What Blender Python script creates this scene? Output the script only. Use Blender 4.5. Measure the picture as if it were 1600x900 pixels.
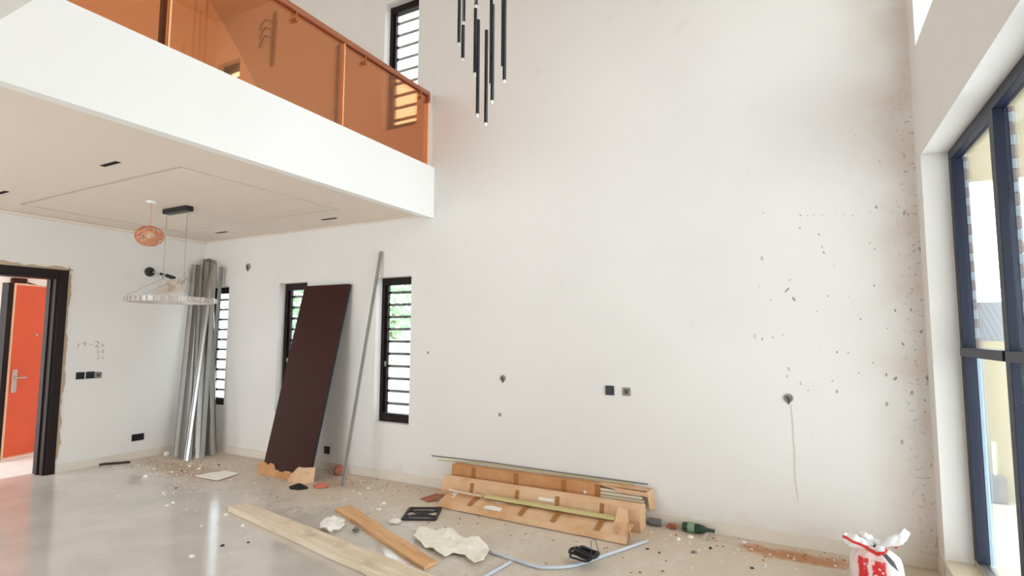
import bpy, bmesh, math, random
from mathutils import Vector, Matrix, noise
from mathutils.bvhtree import BVHTree

# ------------------------------------------------------------------ camera, sky, exposure
scene = bpy.context.scene
COL = scene.collection
for o in list(bpy.data.objects):
    bpy.data.objects.remove(o)

CAM = Vector((7.8564, -4.989, 1.65)); FPX = 854.944
YAW, PITCH, ROLL = (math.radians(a) for a in (28.058, 4.9035, 0.241))
_f = Vector((-math.sin(YAW) * math.cos(PITCH), math.cos(YAW) * math.cos(PITCH), math.sin(PITCH)))
_r = Vector((math.cos(YAW), math.sin(YAW), 0)); _u = _r.cross(_f)
_r, _u = math.cos(ROLL) * _r + math.sin(ROLL) * _u, -math.sin(ROLL) * _r + math.cos(ROLL) * _u
cd = bpy.data.cameras.new('camera'); cam = bpy.data.objects.new('camera', cd); COL.objects.link(cam)
cd.sensor_width = 36; cd.lens = FPX * 36 / 1600; cd.clip_start = 0.05; cd.clip_end = 200
m = Matrix((_r, _u, -_f)).transposed().to_4x4(); m.translation = CAM; cam.matrix_world = m
scene.camera = cam

world = bpy.data.worlds.new('sky'); scene.world = world; world.use_nodes = True
_bg = world.node_tree.nodes['Background']
_bg.inputs[0].default_value = (0.83, 0.922, 1.0, 1); _bg.inputs[1].default_value = 6.0

vs = scene.view_settings
vs.view_transform = 'Standard'; vs.look = 'None'; vs.gamma = 1; vs.use_curve_mapping = False
vs.exposure = 0.24
cy = scene.cycles
cy.max_bounces = 14; cy.diffuse_bounces = 9; cy.glossy_bounces = 4; cy.transmission_bounces = 6
cy.transparent_max_bounces = 12; cy.use_denoising = True; cy.sample_clamp_indirect = 8

def portal(loc, rot, sx, sy):
    l = bpy.data.lights.new('daylight_portal', 'AREA'); l.shape = 'RECTANGLE'; l.size = sx; l.size_y = sy
    l.cycles.is_portal = True
    o = bpy.data.objects.new('daylight_portal', l); COL.objects.link(o); o.location = loc; o.rotation_euler = rot

# ------------------------------------------------------------------ constants of the room (metres)
L = 8.6435          # right wall
HC = 3.0155         # ceiling under the gallery
XB = 4.187          # gallery edge
ZB1, ZB2 = 2.966, 3.555
HT = 6.44           # high ceiling
YN = -7.5           # wall behind the camera
YG = -4.06          # edge of the gallery's second leg
R90 = math.pi / 2
portal((L + .3, -2.1, 1.54), (0, R90, 0), 2.83, 3.8)
portal((L + .3, -.775, 4.83), (0, R90, 0), 2.15, 1.05); portal((L + .3, -2.95, 4.83), (0, R90, 0), 2.15, 1.3)

def ray(px, py):
    return _f + _r * ((px - 800) / FPX) - _u * ((py - 450) / FPX)
def hit(px, py, ax, v):
    q = ray(px, py); return CAM + q * ((v - CAM[ax]) / q[ax])
def FL(px, py, z=0.0): return hit(px, py, 2, z)       # pixel to a point on the floor (or a level above it)
def MW(px, py, y=0.0): return hit(px, py, 1, y)       # pixel to a point on the long wall
def LW(px, py): return hit(px, py, 0, 0.0)

# ------------------------------------------------------------------ mesh helpers
class MB:
    def __init__(s): s.v = []; s.f = []
    def add(s, vs_, fs):
        n = len(s.v); s.v += [Vector(a) for a in vs_]; s.f += [tuple(i + n for i in f) for f in fs]; return s
    def obox(s, c, ax, ay, az):
        c = Vector(c); ax, ay, az = Vector(ax), Vector(ay), Vector(az)
        pts = [c + ax * i + ay * j + az * k for k in (-1, 1) for j in (-1, 1) for i in (-1, 1)]
        return s.add(pts, [(0, 2, 3, 1), (4, 5, 7, 6), (0, 1, 5, 4), (2, 6, 7, 3), (0, 4, 6, 2), (1, 3, 7, 5)])
    def box(s, x0, x1, y0, y1, z0, z1):
        return s.obox(((x0 + x1) / 2, (y0 + y1) / 2, (z0 + z1) / 2), ((x1 - x0) / 2, 0, 0), (0, (y1 - y0) / 2, 0), (0, 0, (z1 - z0) / 2))
    def bar(s, p, q, w, h, up=(0, 0, 1)):
        p, q = Vector(p), Vector(q); d = (q - p); t = d.normalized(); up = Vector(up)
        a = t.cross(up).normalized(); b = a.cross(t)
        return s.obox((p + q) / 2, d / 2, a * (w / 2), b * (h / 2))
    def tube(s, pts, r, n=8, cap=True):
        pts = [Vector(p) for p in pts]; rs = r if isinstance(r, (list, tuple)) else [r] * len(pts)
        base = len(s.v); prev = None
        for i, p in enumerate(pts):
            t = (pts[min(i + 1, len(pts) - 1)] - pts[max(i - 1, 0)]).normalized()
            if prev is None:
                a = t.cross(Vector((0, 0, 1)));  a = a if a.length > 1e-3 else t.cross(Vector((1, 0, 0)))
            else:
                a = prev - t * prev.dot(t)
            a.normalize(); prev = a; b = t.cross(a)
            for k in range(n):
                an = 2 * math.pi * k / n; s.v.append(p + (a * math.cos(an) + b * math.sin(an)) * rs[i])
        for i in range(len(pts) - 1):
            for k in range(n):
                s.f.append((base + i * n + k, base + i * n + (k + 1) % n, base + (i + 1) * n + (k + 1) % n, base + (i + 1) * n + k))
        if cap:
            s.f.append(tuple(base + k for k in reversed(range(n)))); s.f.append(tuple(base + (len(pts) - 1) * n + k for k in range(n)))
        return s
    def ring(s, c, R, w, h, n=48, rx=None):       # flat band ring, section w wide and h high
        rx = rx or R; base = len(s.v); c = Vector(c)
        for k in range(n):
            a = 2 * math.pi * k / n
            for dr, dz in ((-w / 2, -h / 2), (w / 2, -h / 2), (w / 2, h / 2), (-w / 2, h / 2)):
                s.v.append(c + Vector((math.cos(a) * (rx + dr), math.sin(a) * (R + dr), dz)))
        for k in range(n):
            for j in range(4):
                a, b = base + k * 4, base + ((k + 1) % n) * 4
                s.f.append((a + j, b + j, b + (j + 1) % 4, a + (j + 1) % 4))
        return s
    def lathe(s, prof, n=20, mat=None):
        base = len(s.v); mat = mat or Matrix()
        for (r, z) in prof:
            for k in range(n):
                a = 2 * math.pi * k / n; s.v.append(mat @ Vector((r * math.cos(a), r * math.sin(a), z)))
        for i in range(len(prof) - 1):
            for k in range(n):
                s.f.append((base + i * n + k, base + i * n + (k + 1) % n, base + (i + 1) * n + (k + 1) % n, base + (i + 1) * n + k))
        s.f.append(tuple(base + k for k in reversed(range(n)))); s.f.append(tuple(base + (len(prof) - 1) * n + k for k in range(n)))
        return s
    def prism(s, poly, d):                         # polygon (3D points) extruded by vector d
        n = len(poly); d = Vector(d); pts = [Vector(p) for p in poly]; pts += [p + d for p in pts]
        return s.add(pts, [tuple(reversed(range(n))), tuple(range(n, 2 * n))] + [(i, (i + 1) % n, n + (i + 1) % n, n + i) for i in range(n)])
    def sheet(s, poly, rings, zf):                 # ring-filled sheet over an outline, height from zf(x, y, t)
        c = sum((Vector(p) for p in poly), Vector()) / len(poly); n = len(poly); base = len(s.v)
        s.v.append(c + Vector((0, 0, zf(c.x, c.y, 0))))
        for r in range(1, rings + 1):
            t = r / rings
            for p in poly:
                q = c + (Vector(p) - c) * t; s.v.append(q + Vector((0, 0, zf(q.x, q.y, t))))
        for k in range(n): s.f.append((base, base + 1 + k, base + 1 + (k + 1) % n))
        for r in range(rings - 1):
            a = base + 1 + r * n; b = a + n
            for k in range(n): s.f.append((a + k, b + k, b + (k + 1) % n, a + (k + 1) % n))
        return s
    def build(s, name, mat, parent=None, origin=None, bevel=0, smooth=False, solid=0, sub=0):
        org = Vector(origin) if origin is not None else Vector()
        if parent is not None:
            r = parent
            while r.parent: r = r.parent
            org = r.location.copy()
        me = bpy.data.meshes.new(name); me.from_pydata([v - org for v in s.v], [], s.f); me.validate()
        bm = bmesh.new(); bm.from_mesh(me); bmesh.ops.recalc_face_normals(bm, faces=bm.faces); bm.to_mesh(me); bm.free()
        if smooth: me.polygons.foreach_set('use_smooth', [True] * len(me.polygons))
        o = bpy.data.objects.new(name, me); COL.objects.link(o)
        if mat: me.materials.append(mat)
        if parent is not None: o.parent = parent
        else: o.location = org
        if solid:
            md = o.modifiers.new('solid', 'SOLIDIFY'); md.thickness = solid; md.offset = 1
        if sub:
            md = o.modifiers.new('sub', 'SUBSURF'); md.levels = sub; md.render_levels = sub
        if bevel:
            md = o.modifiers.new('bevel', 'BEVEL'); md.width = bevel; md.segments = 2; md.limit_method = 'ANGLE'
        return o

def tag(o, label, cat, group=None, kind=None):
    o['label'] = label; o['category'] = cat
    if group: o['group'] = group
    if kind: o['kind'] = kind
    return o
def thing(name, label, cat, loc=(0, 0, 0), group=None, kind=None):
    o = bpy.data.objects.new(name, None); COL.objects.link(o); o.location = loc; o.empty_display_size = .1
    return tag(o, label, cat, group, kind)

def slab(axis, c0, c1, us, vs_, holes):
    """plate between c0 and c1 on an axis, spanning us x vs_ in the other two axes, with rectangular holes; holes get reveals"""
    mb = MB()
    U = sorted(set([us[0], us[1]] + [h for H in holes for h in H[:2]])); V = sorted(set([vs_[0], vs_[1]] + [h for H in holes for h in H[2:]]))
    U = [u for u in U if us[0] <= u <= us[1]]; V = [v for v in V if vs_[0] <= v <= vs_[1]]
    def P(c, u, v): return {0: (c, u, v), 1: (u, c, v), 2: (u, v, c)}[axis]
    def solid(i, j):
        if not (0 <= i < len(U) - 1 and 0 <= j < len(V) - 1): return False
        u, v = (U[i] + U[i + 1]) / 2, (V[j] + V[j + 1]) / 2
        return not any(h[0] < u < h[1] and h[2] < v < h[3] for h in holes)
    for i in range(len(U) - 1):
        for j in range(len(V) - 1):
            if not solid(i, j): continue
            a, b, c, d = U[i], U[i + 1], V[j], V[j + 1]
            for cc in (c0, c1): mb.add([P(cc, a, c), P(cc, b, c), P(cc, b, d), P(cc, a, d)], [(0, 1, 2, 3)])
            for (ii, jj, e) in ((i - 1, j, ((a, c), (a, d))), (i + 1, j, ((b, c), (b, d))), (i, j - 1, ((a, c), (b, c))), (i, j + 1, ((a, d), (b, d)))):
                if not solid(ii, jj):
                    (p, q), (r, t) = e
                    mb.add([P(c0, p, q), P(c1, p, q), P(c1, r, t), P(c0, r, t)], [(0, 1, 2, 3)])
    bm = bmesh.new(); vv = [bm.verts.new(v) for v in mb.v]
    for f in mb.f: bm.faces.new([vv[i] for i in f])
    bmesh.ops.remove_doubles(bm, verts=bm.verts, dist=1e-4)
    out = MB(); bm.verts.index_update(); out.v = [v.co.copy() for v in bm.verts]; out.f = [tuple(v.index for v in f.verts) for f in bm.faces]; bm.free()
    return out

# ------------------------------------------------------------------ materials
def S(h):
    h = h if isinstance(h, tuple) else tuple(int(h[i:i + 2], 16) for i in (0, 2, 4))
    return tuple(((c / 255) / 12.92 if c / 255 <= .04045 else ((c / 255 + .055) / 1.055) ** 2.4) for c in h) + (1,)
class NT:
    def __init__(s, name):
        s.m = bpy.data.materials.new(name); s.m.use_nodes = True; s.t = s.m.node_tree; s.b = s.t.nodes['Principled BSDF']; s.out = s.t.nodes['Material Output']
    def n(s, typ, **kw):
        nd = s.t.nodes.new(typ)
        for k, v in kw.items():
            if k in nd.inputs: nd.inputs[k].default_value = v
            else: setattr(nd, k, v)
        return nd
    def l(s, a, b): s.t.links.new(a, b)
    def pos(s): return s.n('ShaderNodeNewGeometry').outputs['Position']
    def noise(s, scale, detail=4, vec=None, rough=.55):
        nd = s.n('ShaderNodeTexNoise'); nd.inputs['Scale'].default_value = scale; nd.inputs['Detail'].default_value = detail; nd.inputs['Roughness'].default_value = rough
        s.l(vec if vec is not None else s.pos(), nd.inputs['Vector']); return nd.outputs['Fac']
    def ramp(s, fac, a, b, lo=0., hi=1.):
        nd = s.n('ShaderNodeMapRange'); nd.inputs[1].default_value = a; nd.inputs[2].default_value = b; nd.inputs[3].default_value = lo; nd.inputs[4].default_value = hi
        nd.interpolation_type = 'SMOOTHSTEP'; s.l(fac, nd.inputs[0]); return nd.outputs[0]
    def math(s, op, a, b=None):
        nd = s.n('ShaderNodeMath', operation=op)
        for i, x in enumerate((a, b)):
            if x is None: continue
            if isinstance(x, (int, float)): nd.inputs[i].default_value = x
            else: s.l(x, nd.inputs[i])
        return nd.outputs[0]
    def mix(s, fac, a, b):
        nd = s.n('ShaderNodeMix', data_type='RGBA')
        for sock, x in ((nd.inputs[0], fac), (nd.inputs[6], a), (nd.inputs[7], b)):
            if isinstance(x, (int, float, tuple)): sock.default_value = x
            else: s.l(x, sock)
        return nd.outputs[2]
    def xyz(s, vec=None):
        nd = s.n('ShaderNodeSeparateXYZ'); s.l(vec if vec is not None else s.pos(), nd.inputs[0]); return nd.outputs
    def scaled(s, v, vec=None):
        nd = s.n('ShaderNodeVectorMath', operation='MULTIPLY'); nd.inputs[1].default_value = v; s.l(vec if vec is not None else s.pos(), nd.inputs[0]); return nd.outputs[0]
    def col(s, x):
        if isinstance(x, tuple): s.b.inputs['Base Color'].default_value = x
        else: s.l(x, s.b.inputs['Base Color'])
    def bump(s, h, strength=.2, dist=.01):
        nd = s.n('ShaderNodeBump'); nd.inputs['Strength'].default_value = strength; nd.inputs['Distance'].default_value = dist; s.l(h, nd.inputs['Height']); s.l(nd.outputs[0], s.b.inputs['Normal'])
    def rough(s, x):
        if isinstance(x, (int, float)): s.b.inputs['Roughness'].default_value = x
        else: s.l(x, s.b.inputs['Roughness'])

def plain(name, c, rough=.6, metal=0, var=.12, scale=8, spec=.5):
    t = NT(name); c = S(c); d = tuple(x * (1 - var) for x in c[:3]) + (1,)
    t.col(t.mix(t.noise(scale), d, tuple(min(1, x * (1 + var * .6)) for x in c[:3]) + (1,))); t.rough(rough); t.b.inputs['Metallic'].default_value = metal
    t.b.inputs['Specular IOR Level'].default_value = spec
    return t.m

def wall_paint(name, c='e6e1d9', marks=False):
    t = NT(name); base = S(c)
    fac = t.ramp(t.noise(.9, 3), .3, .75); col = t.mix(fac, tuple(x * .965 for x in base[:3]) + (1,), base)
    sm = t.ramp(t.noise(3.5, 5), .60, .82, 0, .16); col = t.mix(sm, col, S('b9a68e'))
    if marks:
        x, y, z = t.xyz()
        # scuffs and chips that thicken towards the glazed corner
        vo = t.n('ShaderNodeTexVoronoi', feature='F1'); vo.inputs['Scale'].default_value = 9
        t.l(t.scaled((1.35, 1, .8)), vo.inputs['Vector'])
        rnd = t.xyz(vo.outputs['Color'])[0]
        spot = t.math('LESS_THAN', vo.outputs['Distance'], t.math('MULTIPLY', t.ramp(rnd, .35, 1., 0, .19), t.ramp(t.noise(22, 2), .3, .7, .3, 1.2)))
        dens = t.math('MULTIPLY', t.ramp(x, 6.6, 7.9), t.math('MULTIPLY', t.ramp(z, .1, .9), t.ramp(z, 3.2, 2.3)))
        dens = t.ramp(t.math('ADD', dens, t.ramp(t.noise(1.7, 2), .35, .7, -.5, .15)), .3, .8)
        col = t.mix(t.math('MULTIPLY', t.math('MULTIPLY', spot, dens), .62), col, S('6d655f'))
        # mould line running down the corner
        cm = t.math('MULTIPLY', t.ramp(x, 8.42, 8.62), t.math('MULTIPLY', t.ramp(z, 3.9, 3.0), 1.0))
        dots = t.ramp(t.noise(34, 3), .575, .67); col = t.mix(t.math('MULTIPLY', t.math('MULTIPLY', dots, cm), .55), col, S('5c5149'))
        edge = t.math('MULTIPLY', t.ramp(x, 8.1, 8.6), t.ramp(t.noise(2.2, 4), .35, .65)); col = t.mix(t.math('MULTIPLY', edge, .35), col, S('c3ab92'))
        low = t.math('MULTIPLY', t.ramp(z, .3, .0), t.ramp(t.noise(5, 4), .35, .65)); col = t.mix(t.math('MULTIPLY', low, .35), col, S('c4ad92'))
    t.col(col); t.rough(.72); t.b.inputs['Specular IOR Level'].default_value = .25
    t.bump(t.noise(60, 4), .08, .004); return t.m

def floor_mat():
    t = NT('polished_tile_with_dust'); x, y, z = t.xyz()
    big = t.noise(.8, 4); fine = t.noise(7, 6)
    base = t.mix(t.ramp(t.noise(2.2, 5), .3, .7), S('c9c2b9'), S('d6cfc6'))
    near = t.ramp(t.math('ADD', y, t.math('MULTIPLY', t.math('SUBTRACT', big, .5), 1.6)), -1.75, -.35)
    rightd = t.ramp(t.math('ADD', x, t.math('MULTIPLY', t.math('SUBTRACT', fine, .5), 1.0)), 4.6, 6.6, 0, .75)
    dust = t.math('MAXIMUM', near, rightd); dust = t.math('MULTIPLY', dust, t.ramp(fine, .25, .62, .35, 1.0))
    col = t.mix(t.math('MULTIPLY', dust, .8), base, t.mix(fine, S('c2a687'), S('d8c8b3')))
    # red laterite soil trodden in by the glazed doors and near the profiles
    def blob(cx, cy, rx, ry):
        dx = t.math('DIVIDE', t.math('SUBTRACT', x, cx), rx); dy = t.math('DIVIDE', t.math('SUBTRACT', y, cy), ry)
        d = t.math('SQRT', t.math('ADD', t.math('MULTIPLY', dx, dx), t.math('MULTIPLY', dy, dy)))
        return t.ramp(t.math('ADD', d, t.math('MULTIPLY', t.math('SUBTRACT', t.noise(6, 5), .5), 1.5)), 1.0, .35)
    col = t.mix(t.math('MULTIPLY', blob(7.75, -.22, .62, .15), .85), col, S('b0703a'))
    col = t.mix(t.math('MULTIPLY', blob(1.25, -.85, 1.0, .32), .5), col, S('a8835a'))
    col = t.mix(t.math('MULTIPLY', blob(3.0, -.4, 1.0, .25), .4), col, S('a8805c'))
    spl = t.ramp(t.noise(16, 2), .735, .76); col = t.mix(t.math('MULTIPLY', spl, .5), col, S('ebe6dc'))
    drk = t.ramp(t.noise(19, 2, t.scaled((1, 1, 3))), .745, .775); col = t.mix(t.math('MULTIPLY', drk, .4), col, S('6d6056'))
    t.col(col); t.rough(t.math('ADD', t.ramp(dust, 0, .8, .09, .62), t.ramp(fine, .3, .7, 0, .07)))
    t.bump(t.noise(80, 3), .04, .003); return t.m

def glass_mat(name, tint, gloss_fac=.08, rough=.0):
    t = NT(name); t.t.nodes.remove(t.b)
    tr = t.n('ShaderNodeBsdfTransparent'); tr.inputs[0].default_value = tint
    gl = t.n('ShaderNodeBsdfGlossy'); gl.inputs['Roughness'].default_value = rough; gl.inputs[0].default_value = (1, 1, 1, 1)
    fr = t.n('ShaderNodeFresnel'); fr.inputs[0].default_value = 1.5
    mx = t.n('ShaderNodeMixShader'); t.l(t.math('MULTIPLY', fr.outputs[0], gloss_fac), mx.inputs[0]); t.l(tr.outputs[0], mx.inputs[1]); t.l(gl.outputs[0], mx.inputs[2]); t.l(mx.outputs[0], t.out.inputs[0])
    return t.m

def wood_mat(name, a, b, ang=0.0, axis=(1, 14, 14), rough=.7):
    t = NT(name); vr = t.n('ShaderNodeVectorRotate', rotation_type='Z_AXIS'); vr.inputs['Angle'].default_value = math.radians(-ang); t.l(t.n('ShaderNodeTexCoord').outputs['Object'], vr.inputs['Vector']); tc = vr.outputs[0]
    n1 = t.noise(2.2, 6, t.scaled(axis, tc)); n2 = t.noise(5, 4)
    col = t.mix(t.ramp(n1, .3, .72), S(a), S(b)); col = t.mix(t.ramp(n2, .55, .8, 0, .45), col, S('8d6a4a'))
    t.col(col); t.rough(rough); t.bump(n1, .25, .004); return t.m

def card_mat(name, c='cd9f76', hi='debb99'):
    t = NT(name); col = t.mix(t.ramp(t.noise(3, 5), .3, .7), S(c), S(hi)); col = t.mix(t.ramp(t.noise(14, 4), .62, .8, 0, .4), col, S('96683e'))
    t.col(col); t.rough(.85); t.bump(t.noise(30, 3), .1, .003); t.b.inputs['Specular IOR Level'].default_value = .2; return t.m

MT = dict(
    wall=wall_paint('matt_wall_paint', 'e5e1dc'), wall_marked=wall_paint('matt_wall_paint_scuffed', 'e5e1dc', True),
    ceil=plain('ceiling_paint', 'e4d6c8', .8, 0, .03, 1.5, .2), fascia=plain('white_fascia_paint', 'eceae6', .6, 0, .02, 2, .3),
    floor=floor_mat(), skirt=plain('skirting_tile', 'ddd3c6', .45, 0, .06, 6),
    brown_frame=plain('dark_brown_aluminium', '20110e', .45, .0, .15, 8, .25), navy_frame=plain('navy_aluminium', '1b2033', .4, .0, .15, 12, .3),
    bars=plain('black_steel_bars', '2a2426', .5), glass=glass_mat('clear_glass', (.97, .985, .98, 1), .6),
    amber=glass_mat('amber_glass', (.965, .62, .41, 1), .75), amber_edge=plain('amber_glass_edge', 'f2ba84', .2),
    rail=plain('bronze_handrail', 'a5684a', .3, .2, .15), bronze=plain('bronze_fitting', 'c98a5c', .25, .8),
    black=plain('black_plastic', '17161a', .4), black_metal=plain('black_metal', '1b1a1f', .35, .2), white_plastic=plain('white_plastic', 'efeeea', .4),
    grey_box=plain('grey_back_box', '9a918c', .7, 0, .25, 60), darkhole=plain('dark_recess', '3a332f', .9),
    zinc=plain('galvanised_steel', 'b6b4b0', .32, .75, .2, 5), zinc_dark=plain('dull_galvanised_steel', '8f8b86', .42, .6, .25, 5),
    walnut=plain('dark_walnut_laminate', '3a1a13', .5, 0, .12, 2, .2), card=card_mat('cardboard'), card_dark=card_mat('cardboard_dark', 'bd8759', 'cd9c70'),
    tape=plain('brown_packing_tape', 'a56f3e', .5, 0, .1, 8, .2), paper=plain('white_paper', 'ece6df', .8, 0, .05), cream=plain('cream_foam_sheet', 'f1ebde', .85, 0, .06, 12),
    plank=wood_mat('pale_plank', 'd8c4a8', 'ecdcc6', -10), plank2=wood_mat('orange_plank', 'cd9a68', 'e0b586', -24), strip=plain('pale_green_gold_trim', 'cdbf86', .45, 0, .08),
    pvc=plain('pvc_panel', 'd9cbb2', .5, 0, .08), pipe=plain('pale_blue_conduit', 'c3c9d3', .4, 0, .06), pipe_grey=plain('grey_pipe', '726f70', .5),
    iron=plain('black_wrought_iron', '2f2829', .6), bottle=plain('dark_green_glass', '27402f', .12), film=glass_mat('clear_plastic_film', (.97, .94, .9, 1), 1.6, .25),
    soil=plain('red_soil', 'a8703f', .95, 0, .25, 20), mortar=plain('raw_mortar', 'c2ad92', .95, 0, .22, 14), copper=plain('copper_weave', 'dc9871', .4, .25, .2, 12),
    red=plain('orange_red_door_steel', 'e8603a', .2, 0, .12, 3), red_rag=plain('red_rag', 'c8705a', .8), door_edge=plain('peach_door_edge', 'f0c4a0', .35),
    steel=plain('brushed_steel', 'c9c2ba', .3, .8), pencil=plain('pencil_marks', 'aaa39d', .9), crystal=plain('frosted_crystal', 'c4bab2', .15, 0, .3, 40),
    stone=plain('sill_stone', 'd9ccb5', .4, 0, .12, 6), ext_wall=plain('cream_perimeter_render', 'a39674', .9, 0, .08, 2), ext_ground=plain('concrete_yard', 'c4bcae', .9, 0, .1, 2),
    roof=plain('corrugated_roof', '4d5157', .6, .1, .1, 3), leaf=plain('tree_leaf', '8fbf8a', .6, 0, .25, 3), bark=plain('bark', '6b5745', .9),
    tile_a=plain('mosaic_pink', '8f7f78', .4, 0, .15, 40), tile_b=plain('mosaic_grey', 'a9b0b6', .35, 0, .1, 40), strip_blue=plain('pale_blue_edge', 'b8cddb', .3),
    lamp_glow=plain('opal_tip', 'f4f0ea', .3), brick=plain('clay_brick', 'a5664c', .9),
)
def print_bag():
    t = NT('printed_plastic_bag'); tc = t.n('ShaderNodeTexCoord').outputs['Object']; x, y, z = t.xyz(tc)
    # red print block, split by a fold, on white film
    def band(v, a, b, s=.004): return t.math('MULTIPLY', t.ramp(v, a - s, a + s), t.ramp(v, b + s, b - s))
    w = t.math('ADD', x, t.math('MULTIPLY', t.math('SUBTRACT', t.noise(16, 2, tc), .5), .03))
    front = t.ramp(y, .02, -.01)
    left = t.math('MULTIPLY', band(w, -.105, -.055), band(z, .04, .205)); right = t.math('MULTIPLY', band(w, -.035, .04), band(z, .0, .20))
    cut = t.ramp(t.noise(34, 1, tc), .60, .63, 1, 0)
    red = t.math('MULTIPLY', t.math('MULTIPLY', t.math('MAXIMUM', left, right), front), cut)
    zz = t.math('ADD', z, t.math('MULTIPLY', t.math('ABSOLUTE', x), -.32))
    red = t.math('MAXIMUM', red, band(zz, .225, .245))
    pink = t.math('MULTIPLY', t.math('MULTIPLY', band(w, -.13, .06, .02), band(z, .0, .245, .01)), front)
    col = t.mix(t.math('MULTIPLY', pink, .35), S('f3f1f0'), S('ee8d84')); col = t.mix(red, col, S('dc2a2c'))
    t.col(col); t.rough(.35); t.bump(t.noise(28, 4, t.scaled((1, 1, .35), tc)), .7, .012); return t.m
MT['bag'] = print_bag()

# ------------------------------------------------------------------ room shell
def structure(o, label, cat): return tag(o, label, cat, kind='structure')
WX = [(.075, .605), (1.66, 2.19), (3.363, 3.885)]
WZ = (.63, 2.325); UZ = (4.12, 5.755)
holes = [(a, b) + WZ for a, b in WX] + [(.075, .605) + UZ, (3.39, 3.917) + UZ]
T = .24
wall_back = structure(slab(1, 0, T, (-T, L + .26), (-.1, HT + .2), holes).build('wall_back', MT['wall_marked']), 'long double-height white wall with scuffs towards the glazed corner', 'wall')
DH = (-2.80, -1.775, 0.0, 2.33)
wall_left = structure(slab(0, -T, 0, (YN, 0), (-.1, HT + .2), [(DH[0], DH[1], -.1, DH[3])]).build('wall_left', MT['wall']), 'white end wall with the brown framed doorway', 'wall')
GD = (-4.0, -.20, .13, 2.955); HW = (-1.30, -.25, 3.755, 5.90)
wall_right = structure(slab(0, L, L + .26, (YN, 0), (-.1, HT + .2), [GD, HW, (-3.6, -2.3) + HW[2:]]).build('wall_right', MT['wall']), 'white wall holding the tall navy glazing', 'wall')
wall_front = structure(slab(1, YN - T, YN, (-T, L + .26), (-.1, HT + .2), [(.7, 3.7, .1, 2.7), (.8, 3.8, 4.3, 5.9)]).build('wall_front', MT['wall']), 'white wall behind the viewer with window openings', 'wall')  # openings out of view, added to brighten the left side and upper level
portal((2.2, YN - T - .05, 1.4), (-R90, 0, 0), 3.0, 2.6); portal((2.3, YN - T - .05, 5.1), (-R90, 0, 0), 3.0, 1.6)
floor = structure(MB().box(-T, L + .26, YN, T, -.12, 0).build('floor', MT['floor']), 'polished greige tiled floor covered in building dust', 'floor')
structure(slab(2, HT, HT + .2, (0, L), (YN, 0), []).build('ceiling', MT['ceil']), 'plain white ceiling above the double-height hall', 'ceiling')
# gallery: slab, edge beam, second leg over the viewer
g = MB().box(0, XB - .09, YN, 0, HC + .16, 3.48).box(XB - .09, XB, YN, 0, ZB1, ZB2).box(XB, L, YN, YG, ZB1, ZB2)
structure(g.build('gallery_slab', MT['fascia'], bevel=.004), 'white gallery edge running across the hall above the dining corner', 'gallery')
g0, g1, g2, g3 = .50, 3.395, -2.40, -.645; gw = .04
slots = [(2.825, 3.07, -2.722, -2.682), (.86, 1.10, -2.722, -2.682), (.84, 1.07, -.41, -.37), (2.80, 3.04, -.375, -.335)]
gh = [(g0, g1, g2, g2 + gw), (g0, g1, g3 - gw, g3), (g0, g0 + gw, g2, g3), (g1 - gw, g1, g2, g3)] + slots
gyp = structure(slab(2, HC, HC + .12, (0, XB - .09), (YN, 0), gh).build('ceiling', MT['ceil']), 'beige plasterboard ceiling under the gallery with a grooved rectangle', 'ceiling')
for i, (a, b, c, d) in enumerate(slots):
    nm = ['dark slot light in the ceiling nearest the gallery edge, left of the groove corner', 'dark slot light in the ceiling at the left picture edge',
          'slot light in the ceiling above the corner of bundled metal profiles', 'slot light in the ceiling beside the right tip of the groove'][i]
    t = thing('slot_light', nm, 'ceiling light', ((a + b) / 2, (c + d) / 2, HC + .045), 'slot lights in the plasterboard ceiling')
    MB().box(a, b, c, d, HC + .038, HC + .044).build('baffle', MT['darkhole'], t)
    MB().box(a, b, c, c + .004, HC - .003, HC + .038).box(a, b, d - .004, d, HC - .003, HC + .038).box(a, a + .004, c, d, HC - .003, HC + .038).box(b - .004, b, c, d, HC - .003, HC + .038).build('housing', MT['darkhole'], t)
# small shadow cornice and skirtings
structure(MB().box(0, .05, YN, 0, HC - .035, HC).build('trim_1', MT['ceil'], bevel=.01), 'small cornice along the end wall under the ceiling', 'cornice')
structure(MB().box(.05, XB - .09, -.03, 0, HC - .02, HC).build('trim_2', MT['ceil'], bevel=.008), 'thin cornice along the long wall under the ceiling', 'cornice')
structure(MB().box(.012, L, -.014, 0, 0, .10).build('baseboard_back', MT['skirt'], bevel=.003), 'low off-white tile skirting along the long wall', 'skirting')
structure(MB().box(0, .014, -1.69, 0, 0, .10).build('baseboard_left', MT['skirt'], bevel=.003), 'low off-white tile skirting along the end wall', 'skirting')
structure(MB().box(L - .014, L, -.20, -.014, 0, .10).build('baseboard_right', MT['skirt'], bevel=.003), 'short piece of skirting beside the glazing', 'skirting')

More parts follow.
